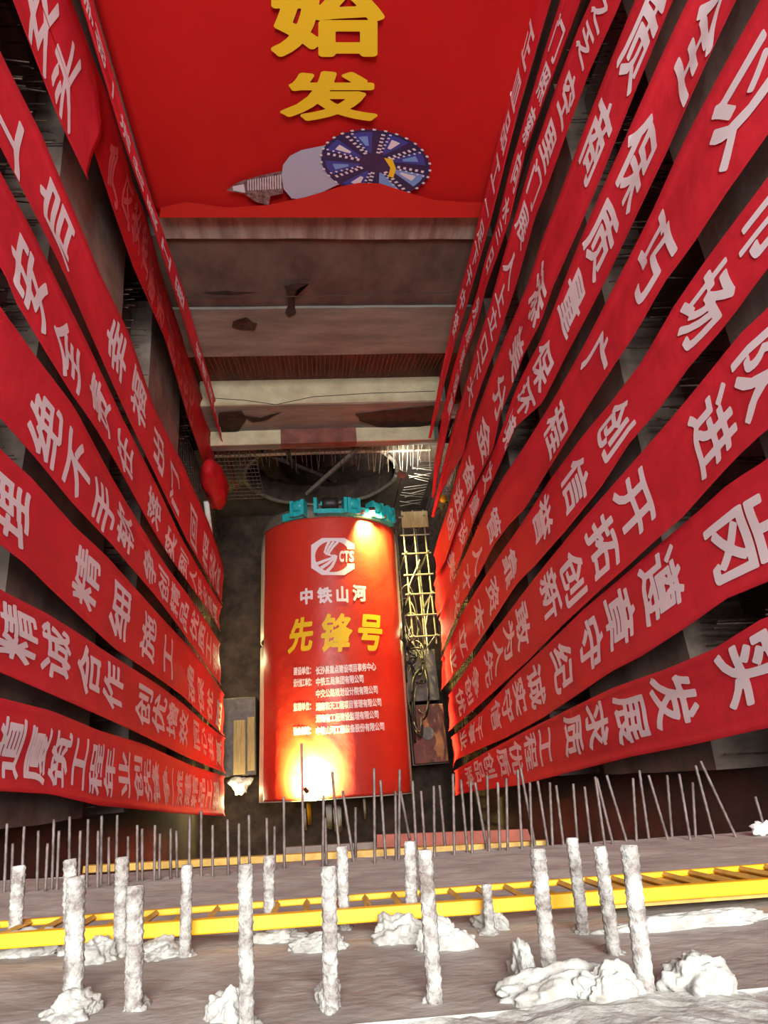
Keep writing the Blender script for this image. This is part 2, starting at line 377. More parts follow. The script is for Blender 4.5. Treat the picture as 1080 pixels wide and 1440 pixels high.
# diagonal steel struts in front of the tunnel eye
for k, (a, c, lab) in enumerate((((2.0, 12.1, -23.5), (-0.2, 11.2, -26.0), 'long pale steel strut slanting across the tunnel opening from the right'),
                   ((-2.2, 12.2, -23.6), (1.0, 11.8, -26.2), 'dark steel strut slanting across the tunnel opening from the left'),
                   ((-0.9, 12.0, -23.4), (-0.5, 12.0, -25.6), 'short dark steel strut in the middle of the tunnel opening'))):
    m = MB(); m.bar(a, c, 0.14, 0.14); tag(m.build('steel_strut', M['steel'] if k == 0 else M['dsteel']), lab, 'strut')

# ================================================================== SLOGAN BANNERS
class Cloth:
    """a long strip hanging in the plane X; edges are Y(D) curves, D = depth below the camera"""
    def __init__(s, X, up, lo, seed, d_top=None, fold=0.035):
        s.X = X; s.seed = seed; s.fold = fold; s.d = 1 if X < 0 else -1
        def cv(pts):
            q = sorted([(-p[2], p[1]) for p in (on_x(a, c, X) for a, c in pts)])
            return np.array([i[0] for i in q]), np.array([i[1] for i in q])
        s.u = cv(up); s.l = cv(lo)
        s.d0 = d_top if d_top is not None else max(1.4, min(s.u[0][0], s.l[0][0]) - 3.5)
        s.du, s.dl = s.u[0][-1], s.l[0][-1]
    def at(s, a, D, off=0.0):
        """a across (0 upper edge .. 1 lower edge), D depth"""
        yu = np.interp(D, *s.u); yl = np.interp(D, *s.l)
        y = yu + (yl - yu) * a
        w = s.fold * (math.sin(a*9.5 + s.seed + 0.35*D) * 0.6 + math.sin(a*4.1 + s.seed*2.3 - 0.5*D) + 0.8*math.sin(0.45*D + s.seed)) * 0.7
        w += 0.05 * max(0, (abs(a - .5) - .43) / .07) * 1.0
        return (s.X + s.d*(w + off), y, -D)
    def mesh(s, name, m, nt=70, ns=12, parent=None):
        mb = MB(); V = []
        for i in range(nt+1):
            t = i / nt
            for j in range(ns+1):
                a = j / ns; De = s.du + (s.dl - s.du) * a
                V.append(s.at(a, s.d0 + (De - s.d0) * t))
        F = [(i*(ns+1)+j, i*(ns+1)+j+1, (i+1)*(ns+1)+j+1, (i+1)*(ns+1)+j) for i in range(nt) for j in range(ns)]
        mb.add(V, F); o = mb.build(name, m, parent, smooth=True)
        so = o.modifiers.new('cloth_thickness', 'SOLIDIFY'); so.thickness = 0.004; so.offset = 0
        return o
    def letters(s, chars, m, parent, wf=0.70, hf=0.9, hmax=1.25, mirror=False, bold=0.026):
        """chars: (character, px, py) centres"""
        L = []
        for ch, x, y in chars:
            p = on_x(x, y, s.X); D = -p[2]; yu = np.interp(D, *s.u); yl = np.interp(D, *s.l)
            L.append((ch, D, (p[1]-yu) / (yl-yu) if abs(yl-yu) > .05 else .5))
        for i, (ch, D, a) in enumerate(L):
            mb = MB(); g = [abs(L[k][1] - D) for k in (i-1, i+1) if 0 <= k < len(L)]
            h = min([hmax] + [q * hf for q in g if q > .12]); wid = wf
            a = min(max(a, wid/2 + .06), 1 - wid/2 - .06)
            v, f = glyph(ch, bold, 50)
            V = []
            for (uu, vv, lay) in v:
                k = (uu - .5) * wid * (-1 if s.d > 0 else 1) * (-1 if mirror else 1)   # reading direction on each wall
                V.append(s.at(a + k, D + h * (.5 - vv), 0.012 + lay))
            mb.add(V, f)
            if V: mb.build('character', m, parent)

def banner(X, up, lo, text, label, group, seed, m='red', tm='white', d_top=None, fold=0.035, **kw):
    c = Cloth(X, up, lo, seed, d_top, fold)
    o = c.mesh('slogan_banner', M[m]); tag(o, label, 'banner', group)
    if text: c.letters(text, M[tm], o, **kw)
    return c, o
GL, GR = 'red slogan banners hung down the left wall', 'red slogan banners hung down the right wall'
def seq(s, pts):
    """spread the characters of s evenly (in perspective-free pixel steps) along a pixel polyline"""
    n = len(s); P = [np.array(p, float) for p in pts]; acc = [0]
    for k in range(len(P)-1): acc.append(acc[-1] + np.linalg.norm(P[k+1]-P[k]))
    out = []
    for i, ch in enumerate(s):
        t = acc[-1] * (i / max(1, n-1)); out.append((ch, float(np.interp(t, acc, [p[0] for p in P])), float(np.interp(t, acc, [p[1] for p in P]))))
    return out
# ---- left wall
banner(-3.2, [(127,0),(184,200),(207,271),(255,408),(293,533),(337,692)], [(112,0),(172,200),(208,300),(246,417),(288,545),(333,692)],
       seq('争创一流优质工程', [(122,5),(142,65),(166,140),(178,180),(203,258),(229,335),(252,405)]) + seq('筑精品工程', [(279,480),(289,520),(297,550),(303,572),(312,606)]),
       'narrow red banner of white letters hanging beside the big red sheet on its left', GL, 1.0, fold=.008, hmax=1.2, wf=.62)
c2, L2 = banner(XL, [(97,0),(120,60),(135,105),(143,184)], [(15,0),(48,85),(81,169),(112,236),(121,254)], [('女',55,48),('头',92,112)],
       'red banner folded to a point, hanging left of the big sheet with a twisted tail', GL, 2.0, d_top=3.0)
tail = Cloth(XL, [(120,60),(150,135),(186,262),(204,301),(226,382),(264,490),(290,577),(308,665)], [(110,150),(135,216),(166,310),(190,378),(232,475),(267,592),(290,659)], 2.6, None, 0.05)
tail.X = XL - 0.06
tl = tail.mesh('twisted_tail', M['redin'], parent=L2); tl['label'] = 'back side of the cloth with faint show-through letters'
tail.letters(seq('气风发筑通途', [(158,245),(180,290),(190,325),(198,345),(210,395),(222,430)]) + seq('同心协力', [(240,490),(252,520),(262,555),(270,590)]), M['faint'], L2, mirror=True)
m = MB(); V = []; c = np.array(on_x(303, 688, XL + .1))
for i in range(25):
    for j in range(24):
        t = i/24; a = 2*PI*j/24; rr = 0.20 + 0.56*math.sin(PI*min(1, t*1.02))**0.7 * (0.75 + 0.35*noise.noise(Vector((math.cos(a)*1.6, math.sin(a)*1.6, t*3))))
        V.append((c[0] + 0.02 + 0.70*rr*math.cos(a), c[1] + rr*math.sin(a) + (t-.5)*-.1, c[2] + 1.9 - 3.1*t))
m.add(V, [(i*24+j, i*24+(j+1) % 24, (i+1)*24+(j+1) % 24, (i+1)*24+j) for i in range(24) for j in range(24)] + [tuple(range(23, -1, -1)), tuple(24*24+j for j in range(24))])
m.build('bunched_end', M['redin'], L2, smooth=True)
banner(XL, [(0,75),(55,190),(135,390),(173,467),(213,573),(257,653),(290,733),(313,800)], [(0,224),(39,298),(80,378),(124,473),(173,577),(217,667),(260,760),(311,850)],
       [('工',4,172),('启',80,308),('幸',163,492),('福',193,560),('出',222,632),('门',246,685),('回',273,742),('报',289,775)] + seq('社会人民', [(296,800),(306,825)]),
       'red banner whose lower half reads 幸福出门, next to the bare grey concrete patch', GL, 3.0)
banner(XL - .07, [(0,253),(36,318),(77,400),(120,487),(167,587),(217,683),(250,750),(310,853)], [(0,383),(13,420),(50,483),(93,553),(127,600),(160,653),(207,733),(240,787),(308,888)],
       [('安',38,396),('全',92,496),('责',141,570),('任',177,640),('落',218,715),('实',240,772),('到',257,800),('人',270,815)] + seq('平安是福', [(280,832),(302,868)]),
       'red banner reading 安全责任 on the left wall', GL, 4.0)
banner(XL, [(0,450),(43,507),(97,573),(150,663),(200,743),(233,797),(280,865),(309,905)], [(0,593),(50,647),(100,707),(153,763),(213,837),(253,890),(310,964)],
       [('绝',63,600),('不',107,655),('手',145,712),('软',176,743),('争',211,796),('创',231,822),('精',246,843),('品',258,865)] + seq('优质工程', [(272,880),(302,925)]),
       'red banner reading 绝不手软 on the left wall', GL, 5.0)
banner(XL - .07, [(0,637),(40,673),(100,740),(147,783),(217,860),(267,913),(314,977)], [(0,772),(31,795),(62,825),(127,883),(160,913),(200,940),(253,980),(315,1035)],
       [('理',16,714),('精',124,812),('细',170,858),('施',207,895),('工',234,922),('确',268,965),('保',283,985),('优',296,1002),('质',308,1015)],
       'red banner reading 精细施工 on the left wall', GL, 6.0)
banner(XL, [(0,830),(67,863),(110,890),(157,923),(207,957),(253,990),(315,1038)], [(0,947),(67,977),(133,1007),(200,1037),(267,1067),(315,1088)],
       [('精',27,882),('诚',80,915),('合',126,942),('作',160,965),('创',202,991),('优',223,1004),('增',241,1012),('效',257,1023)] + seq('同心共赢', [(276,1033),(308,1058)]),
       'red banner reading 精诚合作, second from the bottom on the left wall', GL, 7.0)
banner(XL - .07, [(0,983),(67,1000),(133,1027),(200,1047),(267,1077),(315,1092)], [(0,1113),(67,1117),(133,1133),(233,1143),(313,1148)],
       [('道',15,1050),('厦',52,1060),('筑',83,1066),('工',109,1072),('程',132,1080),('年',151,1085),('业',172,1088),('创',192,1092),('先',206,1096),('锋',219,1100)]
       + seq('争一流', [(234,1104),(254,1108)]) + seq('建精品工程', [(265,1110),(302,1118)]),
       'lowest red banner on the left wall, just above the row of thin rebar', GL, 8.0)
# ---- right wall
banner(4.3, [(750,0),(707,175),(678,300),(664,359),(647,418),(633,480),(621,531),(614,567),(604,616)], [(777,0),(730,160),(692,312),(673,378),(657,432),(640,484),(626,536),(617,574),(606,616)],
       seq('正皿品工', [(742,60),(724,120),(709,180),(696,235)]) + seq('一足下干中铁', [(684,285),(676,315),(668,352),(658,395),(650,425),(641,455)]),
       'narrow red banner of white letters beside the big red sheet on its right', GR, 1.4, fold=.008, hmax=1.3, wf=.62)
banner(4.5, [(792,0),(767,80),(720,240),(702,314),(687,359),(673,413),(654,470),(638,524),(624,583),(613,650),(609,700)], [(820,0),(790,80),(740,215),(718,312),(702,359),(685,406),(671,461),(654,505),(642,555),(628,614),(618,660),(611,700)],
       [('门',783,55),('照',765,118),('索',745,178),('向',728,240),('水',713,295),('三',703,325),('日',690,365)] + seq('发展建设高', [(670,435),(660,470),(652,500),(640,545),(634,575)]),
       'second narrow red banner right of the big sheet, twisted thin at its lower end', GR, 2.4, fold=.012, wf=.64)
banner(XR, [(835,0),(820,30),(790,110),(755,215),(725,319),(706,383),(692,432),(673,487),(657,541),(640,593),(628,640),(609,727)], [(880,0),(835,100),(805,180),(770,275),(756,307),(728,402),(711,451),(694,501),(678,541),(661,595),(654,638),(624,690),(611,728)],
       [('之',845,8),('乏',822,55),('空',798,140),('里',770,197),('门',750,250),('展',735,310),('人',716,365),('上',703,405),('立',692,440),('口',680,480),('下',670,510),('大',661,538)],
       'third narrow red banner from the big sheet, tapering to a point near the worker', GR, 3.4, fold=.02, wf=.64)
banner(XR, [(902,0),(885,40),(835,165),(790,280),(765,340),(746,397),(718,461),(697,513),(673,579),(659,625),(644,669),(634,708),(617,758),(611,781)], [(950,0),(890,145),(840,270),(780,406),(765,451),(739,501),(723,543),(704,588),(694,635),(673,675),(650,725),(630,787),(615,815)],
       [('质',904,55),('商',842,200),('添',757,420),('美',727,500),('分',702,562),('金',680,618)] + seq('奋进创', [(660,670),(647,700),(636,735)]),
       'red banner fourth from the big sheet, its lower end right of the worker', GR, 4.4)
banner(XR + .07, [(975,0),(940,75),(885,200),(835,310),(780,442),(763,480),(739,522),(725,550),(698,625),(684,656),(665,698),(640,756),(619,800),(611,822)], [(1045,0),(990,115),(945,215),(890,325),(855,395),(797,500),(763,567),(727,600),(698,673),(673,729),(646,796),(623,856),(614,868)],
       [('全',990,55),('保',895,225),('质',846,335),('量',803,420),('保',763,512),('环',738,562),('境',717,607),('文',686,668),('建',668,712)] + seq('设美', [(652,752),(636,795)]),
       'red banner reading 保质量 on the right wall', GR, 5.4)
banner(XR, [(1070,20),(1015,115),(965,205),(920,300),(867,400),(820,490),(777,567),(737,633),(713,669),(686,717),(657,779),(632,833),(619,871)], [(1080,195),(1020,280),(975,350),(937,400),(900,467),(860,527),(820,590),(780,653),(740,717),(721,735),(698,765),(675,810),(652,850),(630,898),(620,920)],
       [('以',1050,140),('巧',920,362),('广',836,510),('程',780,605),('管',697,746),('人',674,785),('才',659,825),('兴',643,850)],
       'red banner with a wide bare stretch and the letter 广 on the right wall', GR, 6.4)
banner(XR + .07, [(1080,262),(1000,365),(954,429),(907,507),(863,563),(820,613),(773,677),(733,742),(690,806),(648,868),(621,927)], [(1080,381),(1025,456),(973,513),(927,577),(887,623),(847,687),(800,747),(757,797),(733,820),(689,882),(653,931),(622,973)],
       [('市',1085,290),('场',990,432),('创',865,603),('信',810,682),('誉',764,733),('靠',718,800),('资',694,838),('本',674,868),('立',652,900),('业',638,925)],
       'red banner reading 创信誉 on the right wall', GR, 7.4)
banner(XR, [(1080,433),(1040,470),(993,530),(947,587),(900,643),(860,690),(820,737),(770,797),(733,842),(680,909),(633,978)], [(1080,610),(1040,647),(1007,683),(967,727),(920,767),(887,797),(849,829),(791,882),(747,927),(689,980),(632,1029)],
       [('队',1068,520),('进',1000,607),('开',892,712),('拓',849,770),('创',808,815),('新',777,838),('敢',737,880),('为',717,902),('人',701,921),('先',687,940),('争',668,960),('创',659,972),('优',648,987)],
       'red banner reading 开拓创新 on the right wall', GR, 8.4)
banner(XR + .07, [(1080,647),(1027,680),(987,717),(940,757),(884,807),(827,856),(778,904),(724,953),(676,1002),(637,1037)], [(1080,820),(1027,842),(978,878),(911,922),(867,944),(818,976),(769,1007),(711,1038),(644,1069),(638,1086)],
       [('岗',1042,762),('遵',930,820),('章',872,872),('守',831,908),('纪',791,940),('诚',754,966),('实',731,980),('守',714,994),('信',698,1006),('干',674,1020),('事',664,1028),('业',652,1036)],
       'red banner reading 遵章守纪, second from the bottom on the right wall', GR, 9.4)
banner(XR, [(1080,871),(1013,913),(947,940),(867,967),(800,998),(747,1024),(689,1056),(640,1084)], [(1080,1024),(978,1047),(889,1064),(800,1087),(733,1104),(667,1113),(641,1119)],
       [('实',1058,930),('发',950,982),('展',891,1010),('求',841,1020),('质',807,1034),('工',766,1050),('程',745,1058),('优',725,1066),('质',708,1072),('创',690,1078),('品',676,1084),('牌',662,1092)],
       'lowest red banner on the right wall, reading 发展, above the grey concrete curb', GR, 10.4)

# ================================================================== BIG RED SHEET ON THE END WALL
YB = 12.6
def pY(x, y, off=0.0):
    p = on_y(x, y, YB - off); return (p[0], YB - off, p[2])
m = MB(); V = []; nx, nz = 48, 40
for i in range(nx+1):
    for j in range(nz+1):
        x = -3.32 + (4.52 + 3.32)*i/nx; z = -6.2 + (-12.52 + 6.2)*j/nz
        y = YB + 0.02*math.sin(x*2.1 + z*.3) + 0.015*math.sin(x*.9 - z*1.3) + 0.01
        V.append((x, y, z))
m.add(V, [(i*(nz+1)+j, i*(nz+1)+j+1, (i+1)*(nz+1)+j+1, (i+1)*(nz+1)+j) for i in range(nx) for j in range(nz)])
SH = m.build('hanging_sheet', M['redbig'], smooth=True)
so = SH.modifiers.new('cloth_thickness', 'SOLIDIFY'); so.thickness = 0.006; so.offset = 0
tag(SH, 'huge red sheet with yellow characters and a printed tunnelling machine hung on the end wall', 'banner')
def rect_glyph(mb, ch, x0, y0, x1, y1, bold=0.042):
    v, f = glyph(ch, bold, 90, True)
    mb.add([pY(x0 + (x1-x0)*u, y1 + (y0-y1)*w, 0.05 + k) for u, w, k in v], [q[::-1] for q in f])
m = MB(); rect_glyph(m, '始', 381, -26, 541, 80); rect_glyph(m, '发', 394, 100, 531, 170); m.build('yellow_characters', M['yel'], SH)['label'] = 'two large yellow characters'
# the printed picture
PM = [M['pgrey'], M['pblue'], M['pnavy'], M['plblue'], M['pwhite'], M['pcity'], M['redwave'], M['yel']]
m = MB()
def poly(pts, mi, off): m.add([pY(x, y, off) for x, y in pts], [tuple(range(len(pts)))], mi)
poly([(318,268),(335,256),(365,247),(398,240),(398,272),(380,276),(378,289),(360,284),(343,272)], 5, 0.055)
poly([(327,262),(343,259),(345,271),(328,268)], 4, 0.058)
for k in range(14): x = 348 + k*3.5; poly([(x, 254-k*.6), (x+1.6, 253-k*.6), (x+1.8, 268-k*.2), (x+.2, 268-k*.2)], 4, 0.058)
body = [(396,247),(398,232),(408,219),(424,211),(454,205),(500,190),(500,250),(470,262),(432,281),(410,279),(399,266)]
poly(body, 0, 0.056)
cx, cy, ax_, ay_, rot = 528.0, 229.0, 77.0, 46.0, math.radians(8)
def el(t, k=1.0): c, s = math.cos(t)*ax_*k, math.sin(t)*ay_*k; return (cx + c*math.cos(rot) - s*math.sin(rot), cy + c*math.sin(rot) + s*math.cos(rot))
poly([el(2*PI*k/48) for k in range(48)], 2, 0.060)
for k in range(8):
    t0 = k*PI/4 + .12
    for (ka, kb, mi, ta, tb, off) in ((0.30, 0.93, 1 if k not in (0, 1) else 3, .05, .52, .064), (0.52, 0.80, 3 if k % 2 else 4, .18, .40, .067)):
        poly([el(t0+ta, kb), el(t0+(ta+tb)/2, kb*1.0), el(t0+tb, kb), el(t0+(ta+tb)/2+.06, ka), el(t0+(ta+tb)/2-.06, ka)], mi, off)
    for q in range(6):
        kk = .30 + q*.11; a = t0 - .04; w = .035/kk
        poly([el(a-w, kk), el(a+w, kk), el(a+w, kk+.05), el(a-w, kk+.05)], 4, 0.070)
        a = t0 + .10
        poly([el(a-w*.6, kk+.05), el(a+w*.6, kk+.05), el(a+w*.6, kk+.09), el(a-w*.6, kk+.09)], 4, 0.070)
for k in range(30):
    a = 2*PI*k/30; poly([el(a-.03, .98), el(a+.03, .98), el(a+.03, 1.03), el(a-.03, 1.03)], 4, 0.069)
poly([(540,222),(552,224),(557,238),(553,250),(546,248),(549,236)], 7, 0.072)
poly([(224,306),(226,292),(262,284),(320,292),(378,288),(430,277),(480,262),(505,257),(535,258),(575,271),(610,281),(650,284),(681,285),(681,306)], 6, 0.074)
m.build('printed_picture', PM, SH)['label'] = 'printed tunnelling machine with pale body and blue cutter head'
m = MB(); m.tube([(-3.4, YB + .05, -6.2), (4.6, YB + .05, -6.2)], 0.04, 8); m.build('hanging_rod', M['dsteel'], SH)

# ================================================================== TUNNEL BORING MACHINE (lying on the floor)
TX, TY, TZ, TR, TYAW, TL = 0.47, -0.45, -27.5, 2.84, -0.0193, 10.75
TB = empty('tunnel_boring_machine', (TX, TY, ZF), TYAW)
tag(TB, 'huge steel tunnelling shield lying on the shaft floor under a lettered red cover', 'tunnelling machine')
ZC = TZ - ZF
def cyl(th, l, r): return (r*math.sin(th), l, ZC + r*math.cos(th))
_cy, _sy = math.cos(TYAW), math.sin(TYAW)
def hit(px, py, r=TR + .05):
    d = ray(px, py); o = np.array([-TX, -TY, -TZ])
    dl = np.array([_cy*d[0] + _sy*d[1], -_sy*d[0] + _cy*d[1], d[2]]); ol = np.array([_cy*o[0] + _sy*o[1], -_sy*o[0] + _cy*o[1], o[2]])
    A = dl[0]**2 + dl[2]**2; B = 2*(dl[0]*ol[0] + dl[2]*ol[2]); C_ = ol[0]**2 + ol[2]**2 - r*r
    disc = max(B*B - 4*A*C_, 0); t = (-B - math.sqrt(disc)) / (2*A); p = ol + dl*t
    return math.atan2(p[0], p[2]), p[1]
def shell(name, l0, l1, r, m, th0=-PI, th1=PI, n=96, nl=1, thick=0.0, wr=None):
    mb = MB(); V = []
    for i in range(nl+1):
        for k in range(n+1):
            th = th0 + (th1-th0)*k/n; l = l0 + (l1-l0)*i/nl
            V.append(cyl(th, l, r + (wr(th, l) if wr else 0)))
    F = [(i*(n+1)+k, i*(n+1)+k+1, (i+1)*(n+1)+k+1, (i+1)*(n+1)+k) for i in range(nl) for k in range(n)]
    mb.add(V, F); o = mb.build(name, m, TB, smooth=True)
    if thick:
        s_ = o.modifiers.new('plate', 'SOLIDIFY'); s_.thickness = thick; s_.offset = -1
    return o
shell('tail_shield', 0.0, 5.55, TR, M['beige'], nl=8, thick=0.06)
shell('joint_groove', 5.5, 5.85, TR - 0.12, M['dsteel'], thick=0.05)
shell('front_shield', 5.8, 10.05, TR, M['beige'], nl=6, thick=0.06)
shell('drive_ring', 10.05, 10.6, TR - 0.05, M['steel'], nl=2, thick=0.2)
m = MB(); n = 64
V = [cyl(2*PI*k/n, 10.45, TR - .2) for k in range(n)] + [(0, 10.5, ZC)]
m.add(V, [(k, (k+1) % n, n) for k in range(n)]); m.build('bulkhead', M['dsteel'], TB)
m = MB(); V = [cyl(2*PI*k/n, 0.8, TR - .08) for k in range(n)] + [(0, 0.8, ZC)]
m.add(V, [((k+1) % n, k, n) for k in range(n)]); m.build('tail_bulkhead', M['dsteel'], TB)
# cradle under the machine
for l in (1.0, 4.0, 7.0, 9.6):
    m = MB(); m.box((-2.6, l-.25, 0), (2.6, l+.25, 0.7)); m.box((-2.9, l-.2, 0), (-2.0, l+.2, 1.5)); m.box((2.0, l-.2, 0), (2.9, l+.2, 1.5)); m.build('cradle', M['dsteel'], TB)
def wrinkle(th, l):
    e = 0.025*math.sin(th*7 + l*.5) * math.exp(-((l-5.6)/1.5)**2)
    u = (l - 2.3)*.8 + (th + .55)*3.0
    e += 0.022*math.sin(u*7.5) * math.exp(-((l-2.2)/.75)**2 - ((th+.3)/.33)**2)
    e += 0.015*math.sin(th*23 + l*2.0) * math.exp(-((l-8.5)/1.2)**2 - ((th-.7)/.35)**2)
    return e + 0.010*noise.noise(Vector((th*3, l*.7, 1.0)))
def cover_end(th): return 9.95
CV = shell('red_cover', 0.04, 10.1, TR + 0.03, M['redtbm'], math.radians(-65), math.radians(67), n=110, nl=110, thick=0.006, wr=wrinkle)
CV['label'] = 'red cloth cover with white and yellow lettering'
def on_cover(mb, pts, faces, off=0.012, mi=0):
    """pts in (theta, l)"""
    mb.add([cyl(p[0], p[1], TR + .03 + wrinkle(p[0], p[1]) + off + (p[2] if len(p) > 2 else 0)) for p in pts], faces, mi)
def cover_glyph(mb, ch, x0, y0, x1, y1, bold=0.03, shear=0.0, fit=True, N=44):
    a = hit((x0+x1)/2, y0); c = hit((x0+x1)/2, y1); t0 = hit(x0, (y0+y1)/2)[0]; t1 = hit(x1, (y0+y1)/2)[0]
    v, f = glyph(ch, bold, N, fit)
    on_cover(mb, [(t0 + (t1-t0)*(u + shear*(w-.5)), c[1] + (a[1]-c[1])*w, k) for u, w, k in v], f)
m = MB()
for ch, x0, x1, dy in (('中', 422, 440, 3), ('铁', 446, 467, 1.5), ('山', 473, 490, 0), ('河', 496, 515, -1.5)): cover_glyph(m, ch, x0, 824+dy, x1, 847+dy, 0.045)
m.build('maker_lettering', M['wtbm'], CV)
m = MB()
for ch, x0, x1, y0, y1 in (('先', 406, 441, 868, 917), ('锋', 451, 496, 862, 917), ('号', 504, 537, 864, 915)): cover_glyph(m, ch, x0, y0, x1, y1, 0.034, 0.18)
m.build('yellow_lettering', M['yel'], CV)
def cover_line(s, x0, x1, y0, y1, bold=0.035):
    n = len(s); w = (x1-x0)/n
    for i, ch in enumerate(s):
        dy = -0.075*(x0 + w*(i+.5) - (x0+x1)/2)
        cover_glyph(m, ch, x0 + w*i, y0 + dy, x0 + w*(i+1), y1 + dy, bold, 0, False, 22)
for lab, txt, y, x1 in (('建设单位：', '长沙县重点建设项目事务中心', 940.5, 529), ('设计施工单位：', '中铁五局集团有限公司', 957, 512), ('', '中交公路规划设计院有限公司', 973, 532),
                    ('监理单位：', '湖南和天工程项目管理有限公司', 991, 537), ('', '湖南省工程建设监理有限公司', 1008, 533), ('设备制造：', '中铁山河工程装备股份有限公司', 1025, 541)):
    m = MB()
    if lab: cover_line(lab, 412.5, 441, y - 3.5, y + 8.5); m.build('credit_heading', M['wtbm'], CV); m = MB()
    cover_line(txt, 444, x1, y - 6.5, y + 5.5)
    m.build('credit_line', M['wtbm'], CV)
# emblem: octagon with a round opening, swirl strokes and three letters
m = MB()
def emb(u, v):                                    # u,v in -1..1 -> cover
    x = 468 + 30.5*u; y = 782.5 - 26*v; t, l = hit(x, y); return (t, l)
oc = [(-1,-.62),(-.5,-1),(.55,-1),(1,-.66),(1,-.38)] ; oc2 = [(1,.40),(1,.66),(.55,1),(-.5,1),(-1,.62)]
outer = oc2 + oc                                   # goes round from upper right over the left to lower right
P = []; Q = []
for k in range(len(outer)-1):
    for s_ in range(6):
        a = np.array(outer[k]) + (np.array(outer[k+1]) - np.array(outer[k]))*s_/6; P.append(a)
P.append(np.array(outer[-1]))
for a in P:
    th = math.atan2(a[1], a[0]/1.0); q = np.array([math.cos(th)*.82, math.sin(th)*.84])
    if a[0] > .99: q = np.array([.66, a[1]*1.0])
    Q.append(q)
k = len(P); on_cover(m, [emb(*p) for p in P] + [emb(*q) for q in Q], [(i, i+1, k+i+1, k+i) for i in range(k-1)])
def stroke(pts, ws):
    n = len(pts); V = []
    for i in range(n):
        a = np.array(pts[max(i-1, 0)]); c = np.array(pts[min(i+1, n-1)]); d = (c-a)/np.linalg.norm(c-a); nn = np.array([-d[1], d[0]])
        V += [emb(*(np.array(pts[i]) + nn*ws[i])), emb(*(np.array(pts[i]) - nn*ws[i]))]
    on_cover(m, V, [(2*i, 2*i+1, 2*i+3, 2*i+2) for i in range(n-1)])
for q in range(3):
    stroke([(-.16 + .20*q, .84 - .02*q), (-.30 + .15*q, .50), (-.38 + .10*q, .22 - .02*q), (-.30 + .10*q, .12 - .03*q), (-.12 + .08*q, .08 - .04*q)], [.065, .055, .045, .035, .02])
    stroke([(-.80 + .26*q, -.42 - .20*q), (-.45 + .20*q, -.26 - .14*q), (-.10 + .10*q, -.10 - .06*q), (.02 + .08*q, .02), (-.04 + .06*q, .10)], [.085, .075, .055, .04, .02])
for ch, u0, u1 in (('C', .30, .52), ('T', .53, .74), ('S', .76, .98)):
    v, f = glyph(ch, 0.05, 30, True); on_cover(m, [emb(u0 + (u1-u0)*a, -.30 + .62*c_) + (k_,) for a, c_, k_ in v], f)
m.build('emblem', M['wtbm'], CV)
# turquoise drive gear on the front rim
def arc_box(name, th0, th1, l0, l1, r0, r1, m_, parent=TB, n=14):
    mb = MB(); V = []
    for k in range(n+1):
        th = th0 + (th1-th0)*k/n
        for r, l in ((r0, l0), (r1, l0), (r1, l1), (r0, l1)): V.append(cyl(th, l, r))
    F = [(4*k+j, 4*k+(j+1) % 4, 4*k+4+(j+1) % 4, 4*k+4+j) for k in range(n) for j in range(4)] + [(3, 2, 1, 0), tuple(4*n+j for j in range(4))]
    mb.add(V, F); return mb.build(name, m_, parent)
def motor(th, w=.30, drum='black', L=.5):
    base = arc_box('motor_bracket', th - w/2, th + w/2, 10.12, 10.30, TR, TR + .34, M['cyan'], n=6)
    for sgn in (-1, 1): arc_box('bracket_cheek', th + sgn*w/2 - .02, th + sgn*w/2 + .02, 10.12, 10.75, TR - .05, TR + .42, M['cyan'], base, 2)
    c = Vector(cyl(th, 10.55, TR + .2)); t = Vector((math.cos(th), 0, -math.sin(th))); mb = MB()
    mb.tube([c - t*L*.75, c - t*L*.72, c - t*L*.3, c, c + t*L*.3, c + t*L*.72, c + t*L*.75], [.16, .24, .24, .26, .24, .24, .16], 20); mb.build('motor_drum', M[drum], base, smooth=True)
    mb = MB(); mb.tube([c - t*L*.9, c - t*L*.76], .1, 12); mb.build('motor_cap', M['cyan'], base)
arc_box('turquoise_rim', math.radians(-38), math.radians(-20), 10.1, 10.4, TR, TR + .16, M['cyan'])
arc_box('turquoise_rim', math.radians(18), math.radians(58), 10.08, 10.45, TR, TR + .24, M['cyan'])
motor(math.radians(-23), .14, 'cyan', .28); motor(math.radians(0.5), .36, 'black', .42); motor(math.radians(17), .12, 'cyan', .25); motor(math.radians(36), .14, 'cyan', .25); motor(math.radians(50), .12, 'cyan', .22)
for th in (24, 30, 43, 47, 56):
    mb = MB(); c = Vector(cyl(math.radians(th), 10.25, TR + .2)); nrm = Vector((math.sin(math.radians(th)), 0, math.cos(math.radians(th))))
    mb.tube([c, c + nrm*.12, c + nrm*.121, c + nrm*.2], [.09, .09, .06, .06], 12); mb.build('hydraulic_fitting', M['steel'], TB)
mb = MB()
for k in range(26):
    th = math.radians(-16 + 1.5*k); mb.tube([cyl(th, 10.05, TR + .06), cyl(th, 10.35, TR + .06)], .02, 5)
mb.build('cooling_fins', M['steel'], TB)

